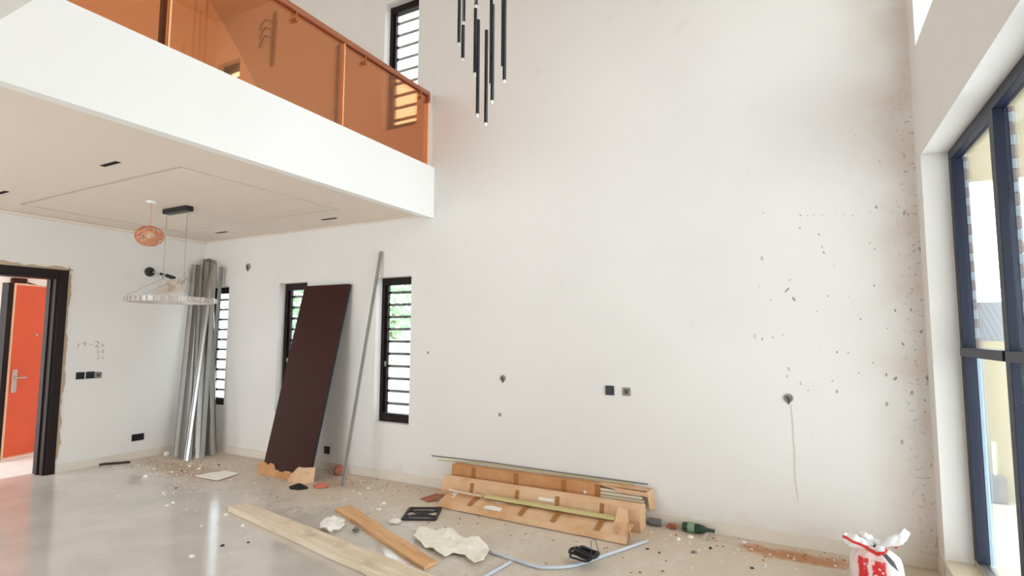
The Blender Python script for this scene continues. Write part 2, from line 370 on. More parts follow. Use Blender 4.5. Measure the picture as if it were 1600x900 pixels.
# ------------------------------------------------------------------ slim barred windows
def bar_window(idx, x0, x1, z0, z1, label, nb=10):
    t = thing('window_%d' % idx, label, 'window', ((x0 + x1) / 2, .1, z0), kind='structure')
    ya, yb = .10, .185; w = .035
    MB().box(x0, x0 + w, ya, yb, z0, z1).build('stile', MT['brown_frame'], t, bevel=.003); MB().box(x1 - w, x1, ya, yb, z0, z1).build('stile', MT['brown_frame'], t, bevel=.003)
    MB().box(x0 + w, x1 - w, ya, yb, z1 - .085, z1).build('head', MT['brown_frame'], t, bevel=.003); MB().box(x0 + w, x1 - w, ya, yb, z0, z0 + .095).build('bottom_rail', MT['brown_frame'], t, bevel=.003)
    MB().box(x0 + w, x0 + w + .03, ya + .035, yb - .01, z0 + .095, z1 - .085).build('sash', MT['brown_frame'], t)
    MB().box(x0 + w + .03, x1 - w, ya + .06, ya + .066, z0 + .095, z1 - .085).build('pane', MT['glass'], t)
    a, b = z0 + .20, z1 - .17
    for k in range(nb):
        z = a + (b - a) * k / (nb - 1)
        MB().box(x0 + .012, x1 - .012, yb, yb + .02, z - .016, z + .016).build('bar', MT['bars'], t)
    h = MB().box(x0 + w + .005, x0 + w + .025, ya + .015, ya + .035, z0 + .64, z0 + .70).build('handle', MT['zinc_dark'], t, bevel=.003)
    return t
bar_window(1, *WX[0], *WZ, 'slim barred window partly behind the leaning metal profiles')
bar_window(2, *WX[1], *WZ, 'slim barred window half hidden by the leaning brown door leaf')
bar_window(3, *WX[2], *WZ, 'slim barred window fully in view, greenery behind its upper bars')
bar_window(4, .075, .605, *UZ, 'upper barred window at the gallery corner seen through amber glass', 9)
bar_window(5, 3.39, 3.917, *UZ, 'upper barred window above the gallery handrail beside the hanging rods', 9)

# ------------------------------------------------------------------ navy glazing in the right wall
t = thing('window_6', 'tall navy framed glazed doors filling the right wall', 'glazed door', (8.83, -2.1, .13), kind='structure')
FX0, FX1 = 8.80, 8.865
MB().box(FX0, FX1, GD[0], GD[1], GD[3] - .07, GD[3]).build('head', MT['navy_frame'], t, bevel=.003)
MB().box(FX0, FX1, GD[0], GD[1], GD[2], GD[2] + .045).build('track', MT['steel'], t, bevel=.003)
mul = [-.20, -1.145, -2.09, -3.035, -3.92]
for i, y in enumerate(mul):
    w = .08
    mo = MB().box(FX0, FX1, y - w, y, GD[2] + .045, GD[3] - .07).build('mullion', MT['navy_frame'], t, bevel=.003)
    if i < 4:
        MB().box(FX0 - .02, FX1, y - w - .9, y - w, 1.52, 1.578).build('crossbar', MT['navy_frame'], t, bevel=.003)
        MB().box(8.84, 8.848, y - w - .865, y - w, GD[2] + .045, 1.52).build('pane', MT['glass'], t); MB().box(8.84, 8.848, y - w - .865, y - w, 1.578, GD[3] - .07).build('pane', MT['glass'], t)
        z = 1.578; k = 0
        while z < GD[3] - .08:      # reflection of mosaic modelled as coloured blocks along each upper mullion
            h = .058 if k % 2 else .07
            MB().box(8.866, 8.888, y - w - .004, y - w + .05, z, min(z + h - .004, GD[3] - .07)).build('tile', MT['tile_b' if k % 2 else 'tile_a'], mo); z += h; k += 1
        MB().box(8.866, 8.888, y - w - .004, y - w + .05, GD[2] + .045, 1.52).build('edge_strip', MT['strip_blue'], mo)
structure(MB().box(L - .01, L + .16, GD[0], GD[1], .13, .142).build('trim_3', MT['stone']), 'cream stone sill under the navy glazing', 'sill')
t = thing('window_7', 'high window in the right wall above the glazing', 'window', (8.85, -.78, HW[2]), kind='structure')
for y in (HW[0], HW[1] - .04): MB().box(8.84, 8.89, y, y + .04, HW[2], HW[3]).build('mullion', MT['navy_frame'], t)
MB().box(8.84, 8.89, HW[0], HW[1], HW[3] - .05, HW[3]).build('head', MT['navy_frame'], t); MB().box(8.86, 8.866, HW[0], HW[1], HW[2], HW[3] - .05).build('pane', MT['glass'], t)

# ------------------------------------------------------------------ doorway in the end wall and the lobby beyond
t = thing('door_1', 'dark brown door frame in the end wall with raw mortar around it', 'door frame', (0, -2.29, 0), kind='structure')
for (y0, y1) in ((-1.785, -1.695), (-2.88, -2.79)): MB().box(-.001, .02, y0, y1, 0, 2.405).build('architrave', MT['brown_frame'], t, bevel=.004)
MB().box(-.001, .02, -2.79, -1.785, 2.325, 2.405).build('architrave', MT['brown_frame'], t, bevel=.004)
for (y0, y1) in ((-1.812, -1.7755), (-2.80, -2.763)): MB().box(-.23, .0, y0, y1, 0, 2.329).build('jamb', MT['brown_frame'], t, bevel=.003)
MB().box(-.13, -.09, -1.83, -1.812, 0, 2.30).build('stop', MT['brown_frame'], t)
MB().box(-.23, 0, -2.763, -1.812, 2.295, 2.329).build('jamb', MT['brown_frame'], t, bevel=.003)
rng = random.Random(4)
def ragged(p0, p1, out, lo, hi, n, nm):
    p0, p1, out = Vector(p0), Vector(p1), Vector(out); a = []; b = []
    for k in range(n + 1):
        q = p0.lerp(p1, k / n); a.append(q); b.append(q + out * (lo + (hi - lo) * max(0, min(1, .5 + .8 * noise.noise(q * 6) + .35 * noise.noise(q * 21)))))
    mb = MB(); mb.prism(a + b[::-1], (.004, 0, 0)); return mb.build(nm, MT['mortar'], wall_left)
ragged((.0, -1.696, .16), (.0, -1.696, 2.45), (0, 1, 0), .012, .055, 60, 'mortar_patch'); ragged((.0, -2.9, 2.404), (.0, -1.65, 2.404), (0, 0, 1), .015, .06, 44, 'mortar_patch')
# lobby
structure(MB().box(-3.2, -T, -5.0, .4, -.12, -.002).build('floor', MT['white_plastic']), 'white floor of the bright lobby beyond the doorway', 'floor')
structure(MB().box(-3.4, -3.2, -5.0, .4, 0, 3.0).build('wall_lobby', MT['wall']), 'beige lobby wall seen through the doorway', 'wall')
structure(MB().box(-3.2, -T, .2, .4, 0, 3.0).build('wall_lobby', MT['wall']), 'far side wall of the lobby beyond the doorway', 'wall')
structure(MB().box(-3.4, -T, -4.7, .4, 3.0, 3.15).build('ceiling', MT['ceil']), 'lobby ceiling beyond the doorway', 'ceiling')
A = Vector((-1.300, -1.737, 0)); dv = Vector((-.147, .436, 0)).normalized(); nv = Vector((dv.y, -dv.x, 0)) 
t = thing('entrance_door', 'orange-red steel entrance door standing open in the lobby', 'door', A)
def P(u, z, o=0.0): return A + dv * u + nv * o + Vector((0, 0, z))
W, H0 = .95, 2.285
MB().obox(P(W / 2, .02 + H0 / 2, -.03), dv * W / 2, nv * .03, (0, 0, H0 / 2)).build('leaf', MT['red'], t, bevel=.003)
e = MB()
e.obox(P(.012, H0 / 2 + .02, .003), dv * .012, nv * .004, (0, 0, H0 / 2)).obox(P(W / 2, H0 + .008, .003), dv * W / 2, nv * .004, (0, 0, .012)).obox(P(W / 2, .032, .003), dv * W / 2, nv * .004, (0, 0, .012))
e.build('edge_trim', MT['door_edge'], t)
MB().obox(P(-.035, H0 / 2 + .02, -.05), dv * .034, nv * .05, (0, 0, H0 / 2)).build('lock_stile', MT['brown_frame'], t)
hp = MB().obox(P(.085, 1.02, .01), dv * .03, nv * .008, (0, 0, .15)).build('lock_plate', MT['steel'], t, bevel=.004)
MB().tube([P(.085, 1.06, .015), P(.085, 1.06, .06), P(.20, 1.06, .065)], .011, 8).build('lever', MT['steel'], hp, smooth=True)
MB().tube([P(.33, 1.62, .0), P(.33, 1.62, .012)], .016, 10).build('peephole', MT['steel'], t)
t = thing('door_closer', 'small dark red door closer on the lobby wall above the open door', 'door closer', (-3.2, -1.0, 2.45))
MB().box(-3.2, -3.14, -1.12, -.92, 2.44, 2.52).build('body', MT['walnut'], t, bevel=.01); MB().bar((-3.13, -1.0, 2.47), (-3.13, -.80, 2.42), .02, .02).build('arm', MT['walnut'], t)

# ------------------------------------------------------------------ amber balustrade on the gallery
t = thing('glass_balustrade', 'amber glass balustrade with bronze handrail along the gallery edge', 'balustrade', (XB - .06, -2.0, ZB2))
GX = XB - .05; ys = [(-1.365, -.085), (-2.945, -1.385), (-4.02, -2.965)]
for a, b in ys:
    p = MB().box(GX - .006, GX + .006, a, b, ZB2 + .012, 4.375).build('glass_panel', MT['amber'], t)
    MB().box(GX - .007, GX + .007, b - .001, b + .013, ZB2 + .012, 4.375).build('polished_edge', MT['amber_edge'], p)
MB().box(GX - .02, GX + .02, -4.02, -.08, ZB2 - .001, ZB2 + .012).build('base_channel', MT['bronze'], t)
for y in (-1.375, -2.955): MB().box(GX - .06, GX - .02, y - .04, y - .014, ZB2, 4.36).build('post', MT['walnut'], t)
hr = MB().box(GX - .03, GX + .03, -4.05, -.075, 4.375, 4.425).build('handrail', MT['rail'], t, bevel=.012)
MB().box(GX - .03, GX + .03, -.10, -.07, 4.30, 4.40).build('end_cap', MT['rail'], hr, bevel=.01)
for y in (-.24, -1.12, -1.95, -2.7, -3.5):
    b = MB().tube([(GX + .006, y, 4.30), (GX + .035, y, 4.30)], .02, 12).tube([(GX + .02, y, 4.30), (GX + .02, y, 4.38)], .008, 8).build('bracket', MT['bronze'], t, smooth=False)
# unfinished chase on the upper wall, seen through the glass
t = thing('wall_chase', 'brown unplastered chase with loose wires on the upper wall behind amber glass', 'wall chase', (1.33, 0, 5.4))
mb = MB(); pts = [(1.28, 0, 5.5), (1.30, 0, 5.42), (1.37, 0, 5.45), (1.385, 0, 5.8), (1.40, 0, 6.1), (1.37, 0, 6.27), (1.31, 0, 6.22), (1.285, 0, 5.9)]
mb.prism(pts, (0, -.006, 0)).build('raw_patch', MT['bark'], t)
for k in range(3): MB().tube([(1.31, -.006, 6.1 - k * .12), (1.22, -.05, 6.14 - k * .12), (1.15, -.06, 6.08 - k * .13), (1.10, -.05, 6.0 - k * .13)], .012, 6).build('wire', MT['black'], t)

# ------------------------------------------------------------------ hanging rod chandelier
t = thing('rod_chandelier', 'cluster of slim black rods hanging from the high ceiling', 'chandelier', (5.95, -1.85, HT))
MB().lathe([(.36, HT - .04), (.36, HT)], 32, Matrix.Translation((5.95, -1.85, 0))).build('ceiling_plate', MT['black_metal'], t)
#  bottom pixel, top pixel (None: reaches above the picture), depth plane
rods = [(717, 67, None, -1.80), (723, 91, 40, -1.88), (724.5, 34, None, -1.74), (742, 114, 14, -1.82), (746, 178, 32, -1.92), (744, 8, None, -1.78), (759, 192, 48, -1.86), (767, 131, None, -1.72), (769, 157, 8, -1.95), (785.5, 104, None, -1.76), (788, 125, None, -1.93)]
for px, pb, pt, y in rods:
    b = MW(px, pb, y); top = MW(px, pt, y).z if pt is not None else b.z + 1.15
    r = MB().tube([b, (b.x, b.y, top)], .0125, 10).build('rod', MT['black_metal'], t)
    MB().tube([(b.x, b.y, b.z - .022), b], .009, 8).build('light_tip', MT['lamp_glow'], r)
    MB().tube([(b.x, b.y, top), (b.x, b.y, HT - .04)], .0012, 5).build('cable', MT['zinc'], r)

# ------------------------------------------------------------------ ring chandelier with its packing film still on
cx, cyy, cz = 1.86, -1.52, 2.005
t = thing('ring_chandelier', 'white crystal ring chandelier hung from a black bar under the gallery', 'chandelier', (cx, cyy, HC))
MB().box(1.66, 2.085, cyy - .045, cyy + .045, HC - .055, HC).build('canopy', MT['black_metal'], t, bevel=.006)
rg = MB().ring((cx, cyy, cz), .40, .035, .052, 64).build('ring', MT['crystal'], t)
for k in range(40):
    a = 2 * math.pi * k / 40; MB().obox((cx + .424 * math.cos(a), cyy + .424 * math.sin(a), cz), (-.014 * math.sin(a), .014 * math.cos(a), 0), (.006 * math.cos(a), .006 * math.sin(a), 0), (0, 0, .023)).build('crystal', MT['crystal'], rg, bevel=.003)
for sx in (-1, 1):
    h = Vector((cx + sx * .19, cyy, 2.30)); MB().tube([(h.x, cyy, HC - .055), h], .0022, 5).build('cable', MT['zinc_dark'], t)
    MB().tube([h, h - Vector((0, 0, .05))], .008, 8).build('cable_grip', MT['zinc_dark'], t)
    for an in (70, -70) if sx > 0 else (110, -110, 180):
        a = math.radians(an); MB().tube([h - Vector((0, 0, .05)), (cx + .40 * math.cos(a), cyy + .40 * math.sin(a), cz + .037)], .0018, 5).build('cable', MT['zinc_dark'], t)
poly = [(cx - .24, cyy - .1, 2.10), (cx - .20, cyy + .08, 2.24), (cx - .08, cyy + .12, 2.27), (cx + .02, cyy + .08, 2.17), (cx + .17, cyy + .05, 2.26), (cx + .26, cyy - .02, 2.15), (cx + .28, cyy - .1, 2.06), (cx + .1, cyy - .12, 2.07), (cx - .05, cyy - .14, 2.05)]
MB().sheet(poly, 5, lambda x, y, s: .05 * noise.noise(Vector((x * 14, y * 14, 3)))).build('packing_film', MT['film'], t, smooth=True)

# ------------------------------------------------------------------ woven pendant
t = thing('woven_pendant', 'small round copper woven pendant lamp on a cord from the ceiling', 'pendant lamp', (1.915, -1.818, HC))
MB().lathe([(.045, HC - .018), (.05, HC)], 18, Matrix.Translation((1.915, -1.818, 0))).build('ceiling_rose', MT['white_plastic'], t)
MB().tube([(1.915, -1.818, HC), (1.922, -1.818, 2.9), (1.92, -1.82, 2.75)], .004, 6).build('cord', MT['copper'], t)
rng = random.Random(2); c = Vector((1.92, -1.82, 2.652))
for k in range(16):
    ax = Vector((rng.gauss(0, 1), rng.gauss(0, 1), rng.gauss(0, 1))).normalized(); u = ax.orthogonal().normalized(); v = ax.cross(u); off = rng.uniform(-.5, .5)
    rr = math.sqrt(1 - off * off); pts = []
    for j in range(29):
        a = 2 * math.pi * j / 28; q = ax * off + (u * math.cos(a) + v * math.sin(a)) * rr; pts.append(c + Vector((q.x * .128, q.y * .128, q.z * .104)))
    MB().tube(pts, .0055, 5, False).build('woven_cane', MT['copper'], t)
MB().lathe([(.012, .05), (.03, .03), (.035, 0), (.028, -.03), (.008, -.045)], 14, Matrix.Translation(c)).build('bulb', MT['lamp_glow'], t, smooth=True)

# ------------------------------------------------------------------ wall bracket lamp
t = thing('bracket_lamp', 'black bracket lamp projecting from the end wall above the switches', 'wall lamp', (0, -.77, 2.49))
mx = Matrix.Translation((0, -.77, 2.485)) @ Matrix.Rotation(R90, 4, 'Y')
MB().lathe([(.062, 0), (.066, .02), (.05, .045), (.022, .05), (.02, .09)], 20, mx).build('wall_plate', MT['black'], t)
MB().tube([(.08, -.77, 2.483), (.20, -.72, 2.45)], .009, 8).build('arm', MT['steel'], t)
MB().tube([(.19, -.725, 2.455), (.235, -.705, 2.44)], .018, 10).build('joint', MT['black'], t); MB().tube([(.27, -.69, 2.43), (.37, -.645, 2.395)], .026, 12).build('lamp_holder', MT['black'], t); MB().tube([(.235, -.705, 2.44), (.27, -.69, 2.43)], .008, 8).build('arm', MT['steel'], t)

# ------------------------------------------------------------------ sockets, switches, boxes, pencil note
def plate(name, label, cat, p, axis, w, h, mat, modules=2):
    p = Vector(p); t = thing(name, label, cat, p)
    n = Vector((1, 0, 0)) if axis == 0 else Vector((0, -1, 0)); u = Vector((0, 1, 0)) if axis == 0 else Vector((1, 0, 0)); z = Vector((0, 0, 1))
    MB().obox(p + n * .006, u * w / 2, n * .006, z * h / 2).build('plate', mat, t, bevel=.003)
    for k in range(modules):
        c = p + u * ((k + .5) / modules - .5) * w * .82; MB().obox(c + n * .013, u * (w * .36 / modules), n * .002, z * h * .33).build('module', MT['black_metal'] if mat is MT['black'] else mat, t, bevel=.001)
    return t
plate('light_switch', 'black light switch nearest the brown door frame', 'switch', LW(125, 587), 0, .088, .086, MT['black'])
plate('light_switch', 'black light switch beside the open back box', 'switch', LW(140.5, 586), 0, .088, .086, MT['black'])
plate('wall_socket', 'black double socket low on the end wall', 'socket', LW(215, 683), 0, .15, .088, MT['black'])
plate('wall_socket', 'black socket low between the brown leaf and the leaning bar', 'socket', MW(511.5, 703), 1, .088, .088, MT['black'])
plate('wall_socket', 'black square socket at mid height on the long wall', 'socket', MW(953, 610), 1, .082, .086, MT['black'], 1)
def backbox(p, axis, s, label):
    p = Vector(p); t = thing('back_box', label, 'back box', p); n = Vector((1, 0, 0)) if axis == 0 else Vector((0, -1, 0)); u = Vector((0, 1, 0)) if axis == 0 else Vector((1, 0, 0)); z = Vector((0, 0, 1)); e = s / 2
    for (c, a, b) in ((-u * e, .006, e), (u * e, .006, e), (-z * e, e, .006), (z * e, e, .006)): MB().obox(p + c + n * .003, u * a, n * .003, z * b).build('rim', MT['grey_box'], t)
    MB().obox(p + n * .0015, u * e, n * .001, z * e).build('recess', MT['grey_box'], t)
    for k in (-1, 1): MB().tube([p + u * k * s * .2 + n * .002 + z * s * .3, p + u * k * s * .1 + n * .012, p - u * k * s * .2 + n * .004 - z * s * .25], .005, 6).build('wire', MT['darkhole'], t)
backbox(LW(153, 586), 0, .07, 'open grey back box beside the two black switches')
backbox(MW(979, 612), 1, .066, 'open grey back box right of the black square socket')
def roundbox(p, r, label, mat, tail=0):
    p = Vector(p); t = thing('junction_box', label, 'junction box', p); mx = Matrix.Translation(p) @ Matrix.Rotation(R90, 4, 'X')
    MB().lathe([(r, 0), (r, .006), (r * .7, .008), (r * .68, .003)], 18, mx).build('cover', mat, t)
    MB().tube([p + Vector((-r * .4, -.008, r * .3)), p + Vector((r * .1, -.016, 0)), p + Vector((.0, -.006, -r * 1.3))], .006, 6).build('wire', MT['darkhole'], t)
    if tail: MB().tube([p + Vector((.02, -.004, -r * 1.5)), p + Vector((.032, -.004, -tail * .5)), p + Vector((.028, -.004, -tail * .8)), p + Vector((.045, -.004, -tail))], .0016, 5).build('trailing_wire', MT['pvc'], t)
roundbox(MW(786, 591), .034, 'round grey junction box above the cardboard cartons', MT['grey_box'])
roundbox(MW(1232, 622), .036, 'round grey junction box trailing a thin wire down the wall', MT['grey_box'], .80)
roundbox(MW(388, 417), .05, 'round junction box high on the wall between two barred windows', MT['grey_box'])
for px, py, r in ((669, 551, .016), (781, 648, .02)):
    p = MW(px, py); q = MB().lathe([(r, 0), (r * .8, .004)], 9, Matrix.Translation(p) @ Matrix.Rotation(R90, 4, 'X')).build('filler_spot', MT['grey_box'], wall_back)
rs = random.Random(17)
sc = [(265, 518, 9), (287, 546, 9), (275, 485, 5), (383, 398, 5), (367, 340, 5), (306, 319, 4), (425, 716, 6), (461, 718, 4), (494, 782, 4), (582, 788, 6), (611, 800, 8), (611, 583, 6), (694, 650, 9), (712, 800, 7), (550, 253, 6), (500, 610, 5), (543, 503, 5), (540, 750, 4), (410, 808, 4), (251, 661, 4), (189, 272, 4), (212, 550, 4), (485, 25, 4), (308, 279, 4), (330, 280, 3), (350, 279, 3), (380, 279, 3), (418, 277, 3), (446, 276, 3), (475, 280, 3), (530, 270, 3), (660, 580, 6), (635, 690, 6), (377, 380, 4), (415, 440, 3), (396, 537, 4), (462, 537, 4), (530, 368, 4), (545, 387, 4), (560, 107, 4), (585, 640, 4), (333, 838, 4), (370, 710, 3), (361, 585, 3)]
for a, b, r in sc:
    p = MW(1100 + a / 2.044, 200 + b / 2.044); w = r * .0012 * rs.uniform(.7, 1.2); h = r * .002 * rs.uniform(.7, 1.3); sk = rs.uniform(-.8, .8)
    MB().prism([(p.x + w * math.cos(k * math.pi / 3) * rs.uniform(.7, 1.2) + sk * h * math.sin(k * math.pi / 3), 0, p.z + h * math.sin(k * math.pi / 3)) for k in range(6)], (0, -.0012, 0)).build('scuff_mark', MT['grey_box'], wall_back)
note = thing('pencil_note', 'faint pencilled figures on the end wall above the switches', 'writing', LW(140, 547))
def write(txt, px, py, size):
    cu = bpy.data.curves.new('t', 'FONT'); cu.body = txt; cu.size = size; cu.align_x = 'CENTER'; cu.align_y = 'CENTER'
    tmp = bpy.data.objects.new('t', cu); COL.objects.link(tmp); dg = bpy.context.evaluated_depsgraph_get(); me = bpy.data.meshes.new_from_object(tmp.evaluated_get(dg)); bpy.data.objects.remove(tmp)
    me.transform(Matrix(((0, 0, 1, 0), (1, 0, 0, 0), (0, 1, 0, 0), (0, 0, 0, 1)))); o = bpy.data.objects.new('figures', me); COL.objects.link(o); me.materials.append(MT['pencil'])
    o.parent = note; o.location = LW(px, py) - note.location + Vector((.0012, 0, 0))
write('y 9 ~', 133, 538, .085); write('2', 151.5, 538.5, .115); write('x', 160.5, 539, .085); write('3 8', 156.5, 549.5, .07); write('2 c', 157, 558, .07)

# ------------------------------------------------------------------ galvanised profiles leaning in the corner
rng = random.Random(11)
def channel(p, q, face, w=.06, d=.03, th=.004):
    p, q = Vector(p), Vector(q); tt = (q - p).normalized(); a = tt.cross(Vector(face)).normalized(); b = a.cross(tt); mb = MB(); c = (p + q) / 2; h = (q - p) / 2
    mb.obox(c, h, a * w / 2, b * th / 2); mb.obox(c + a * (w / 2) + b * d / 2, h, a * th / 2, b * d / 2); mb.obox(c - a * (w / 2) + b * d / 2, h, a * th / 2, b * d / 2); return mb
#  floor pixel, top pixel, plane of the top (y), tone
prof = [(273, 714, 304, 414, -.20, 0), (281, 717, 309, 414, -.16, 1), (289, 716, 333, 412, -.13, 0), (297, 717, 314, 420, -.24, 1), (300, 711, 321, 405, -.09, 1), (304, 717, 318, 409, -.13, 0),
        (311, 714, 325, 404, -.05, 1), (316, 716, 336, 414, -.16, 0), (321, 712, 331, 407, -.05, 1), (309, 709, 339, 420, -.06, 1), (326, 711, 322, 452, -.20, 0)]
placed = []
def fit_channel(b, e, face, w, d):
    b, e, face = Vector(b), Vector(e), Vector(face)
    for k in range(4000):
        r = k / 4000 * .13
        b2 = b + Vector((rng.uniform(-r, r), rng.uniform(-r, r), 0)); e2 = e + Vector((rng.uniform(-r, r), rng.uniform(-r, r), rng.uniform(-r, r) * .2))
        f2 = face + Vector((rng.uniform(-4, 4) * r, rng.uniform(-4, 4) * r, 0)); mb = channel(b2, e2, f2, w, d)
        low = min(v.z for v in mb.v)
        for v in mb.v: v.z -= low - .0005
        if min(v.x for v in mb.v) < .018 or max(v.y for v in mb.v) > -.018: continue
        tr = BVHTree.FromPolygons(mb.v, mb.f)
        if any(tr.overlap(q) for q in placed): continue
        placed.append(tr); return mb, b2
    raise RuntimeError('no room for a profile')
ordinal = 'first second third fourth fifth sixth seventh eighth ninth tenth eleventh'.split()
done = []
for i, (px, py, qx, qy, y, tone) in enumerate(prof):
    b = FL(px, py); e = MW(qx, qy, y); e.x = max(e.x, .05)
    mb, b = fit_channel(b, e, (.75 + rng.uniform(-.35, .35), -.65, 0), .046, .022)
    done.append((mb.build('metal_profile', MT['zinc' if tone == 0 else 'zinc_dark'], origin=b), b))
for rank, (o, b) in enumerate(sorted(done, key=lambda q: (q[1] - CAM).dot(_r) / (q[1] - CAM).dot(_f))):
    tag(o, 'galvanised steel channel, %s from the left at floor level in the corner bundle' % ordinal[rank], 'metal profile', 'metal profiles bundled in the corner')
mb, b = fit_channel(FL(292, 720), MW(329, 452, -.22), (.6, -.8, 0), .046, .022)
tag(mb.build('metal_profile', MT['zinc'], origin=b), 'shorter bright steel channel crossing the front of the corner bundle', 'metal profile', 'metal profiles bundled in the corner')
mb, b = fit_channel(FL(336, 707), MW(330, 455, -.06), (.6, -.8, 0), .04, .02)
tag(mb.build('metal_profile', MT['zinc'], origin=b), 'lone thin steel channel standing against the barred window by the bundle', 'metal profile', 'metal profiles bundled in the corner')

# ------------------------------------------------------------------ brown door leaf with cardboard feet, leaning bar
bl, br = Vector((2.13, -.47, .05)), Vector((2.90, -.47, .05)); tl = Vector((2.215, -.012, 2.255))
upv = (tl - bl); upv.x = .075; upn = upv.normalized(); side = (br - bl).normalized(); nn = side.cross(upn).normalized()
if nn.y > 0: nn = -nn
t = thing('door_leaf', 'dark brown door leaf leaning against the wall in torn cardboard', 'door leaf', (2.5, -.47, 0))
ctr = (bl + br) / 2 + upv / 2 + nn * .022
lf = MB().obox(ctr, side * .385, nn * .022, upv / 2).build('leaf', MT['walnut'], t, bevel=.004)
MB().obox(ctr + side * .3865, side * .0015, nn * .018, upv * .497).build('edge_band', MT['black'], lf)
base = (bl + br) / 2
mb = MB(); rngc = random.Random(5); n = 14; top = []; bot = []
for k in range(n + 1):
    u = k / n; x = 2.08 + .64 * u; h = (.115 if u < .4 else .065) + rngc.uniform(-.015, .02); y = -.54 + rngc.uniform(-.012, .012) - .02 * u; top.append((x, y + .03, h)); bot.append((x, y, .001))
mb.add(bot + top, [(i, i + 1, n + 2 + i, n + 1 + i) for i in range(n)]); mb.build('cardboard_wrap', MT['card_dark'], t, solid=.006)
mb = MB(); top2 = [(x, y + .09, h - .02) for x, y, h in top]; mb.add(top + top2, [(i, i + 1, n + 2 + i, n + 1 + i) for i in range(n)]); mb.build('cardboard_wrap', MT['card'], t, solid=.006)
MB().prism([(2.66, -.60, .0), (2.88, -.60, .0), (2.88, -.575, .165), (2.80, -.575, .165), (2.70, -.59, .07)], (0, .02, 0)).build('corner_guard', MT['card'], t); MB().prism([(2.88, -.60, 0), (2.97, -.50, 0), (2.965, -.48, .16), (2.88, -.575, .165)], (-.012, .014, 0)).build('corner_guard', MT['card'], t)
b = FL(535, 760) + Vector((0, 0, .004)); e = MW(596, 393, -.012)
o = channel(b, e, (.5, -.85, 0), .032, .028).build('angle_bar', MT['zinc'], origin=b); tag(o, 'long thin grey metal angle leaning on the wall beside the clear window', 'metal bar')
c = FL(466, 763); mb = MB(); pts = [(-.12, -.02), (-.04, -.07), (.06, -.05), (.12, .02), (.07, .07), (-.03, .05)]
mb.sheet([(c.x + a, c.y + b_, 0) for a, b_ in pts], 3, lambda x, y, s: .004 + .05 * (1 - s) + .01 * noise.noise(Vector((x * 20, y * 20, 0))))
o = mb.build('rubber_scrap', MT['black'], origin=c, solid=.006); tag(o, 'black folded rubber scrap in front of the leaning brown leaf', 'scrap')
c = FL(502, 761); mb = MB(); mb.sheet([(c.x + .09 * math.cos(a * .7) * (1 + .25 * math.sin(a * 3)), c.y + .07 * math.sin(a * .7), 0) for a in range(9)], 4, lambda x, y, s: .004 + .045 * (1 - s) + .02 * (1 - s) * noise.noise(Vector((x * 25, y * 25, 0))))
o = mb.build('rag', MT['red_rag'], origin=c, solid=.005, smooth=True); tag(o, 'crumpled red rag by the foot of the brown leaf', 'rag')
c = FL(529, 742); mb = MB(); mb.lathe([(.02, 0), (.055, .015), (.06, .06), (.045, .10), (.01, .115)], 9, Matrix.Translation(c)); 
for v in mb.v: v += Vector((noise.noise(v * 18), noise.noise(v * 18 + Vector((9, 0, 0))), 0)) * .02
o = mb.build('clay_lump', MT['brick'], origin=c); tag(o, 'reddish clay lump on the floor behind the leaning thin bar', 'clay lump')

# ------------------------------------------------------------------ cartons of wall panels
def tape_bands(parent, xs, y, z0, z1, lean=0.0, w=.045):
    for x in xs: MB().obox((x, y - .0015 + lean / 2, (z0 + z1) / 2), (w / 2, 0, 0), (0, .0012, 0), (0, lean / 2, (z1 - z0) / 2)).build('tape', MT['tape'], parent)
t = thing('long_carton', 'long taped carton standing against the wall with torn open right end', 'carton', (5.5, -.07, 0))
MB().box(4.56, 6.17, -.125, -.02, .0, .303).build('carton_body', MT['card_dark'], t, bevel=.004)
tape_bands(t, (4.83, 5.32, 5.82, 6.15), -.125, .01, .303, 0, .05)
for k in range(9): MB().box(6.17, 6.57 - .015 * (k % 3), -.118, -.03, .02 + k * .029, .02 + k * .029 + .022).build('panel_edge', MT['pvc'], t)
mb = MB(); mb.prism([(6.17, -.126, .303), (6.60, -.126, .292), (6.62, -.126, .25), (6.50, -.126, .268), (6.40, -.126, .255), (6.3, -.126, .285)], (0, -.004, 0)).build('torn_flap', MT['card'], t)
MB().prism([(6.60, -.125, .30), (6.63, -.02, .31), (6.64, -.02, .12), (6.615, -.125, .16)], (.005, 0, 0)).build('torn_flap', MT['card'], t)
MB().lathe([(.014, 0), (.014, .003)], 12, Matrix.Translation((6.03, -.126, .22)) @ Matrix.Rotation(R90, 4, 'X')).build('sticker', MT['paper'], t)
MB().box(6.17, 6.6, -.125, -.02, .303, .307).build('carton_lid', MT['card'], t)
for k, (xa, za, xb_, zb, w) in enumerate(((4.22, .335, 6.58, .333, .020), (4.30, .295, 6.45, .3145, .03))):
    zo = -.0185 * k; o = MB().tube([(xa, -.012, za), ((xa + xb_) / 2 - .5, -.016, .345 + zo), ((xa + xb_) / 2 + .3, -.016, .338 + zo), (xb_, -.012, zb)], .0065, 6).build('trim_strip', MT['strip' if k else 'zinc_dark'], origin=((xa + xb_) / 2, -.012, za))
    tag(o, ['grey flexible strip lying along the top of the standing carton', 'cream strip poking out left behind the standing carton'][k], 'trim strip')

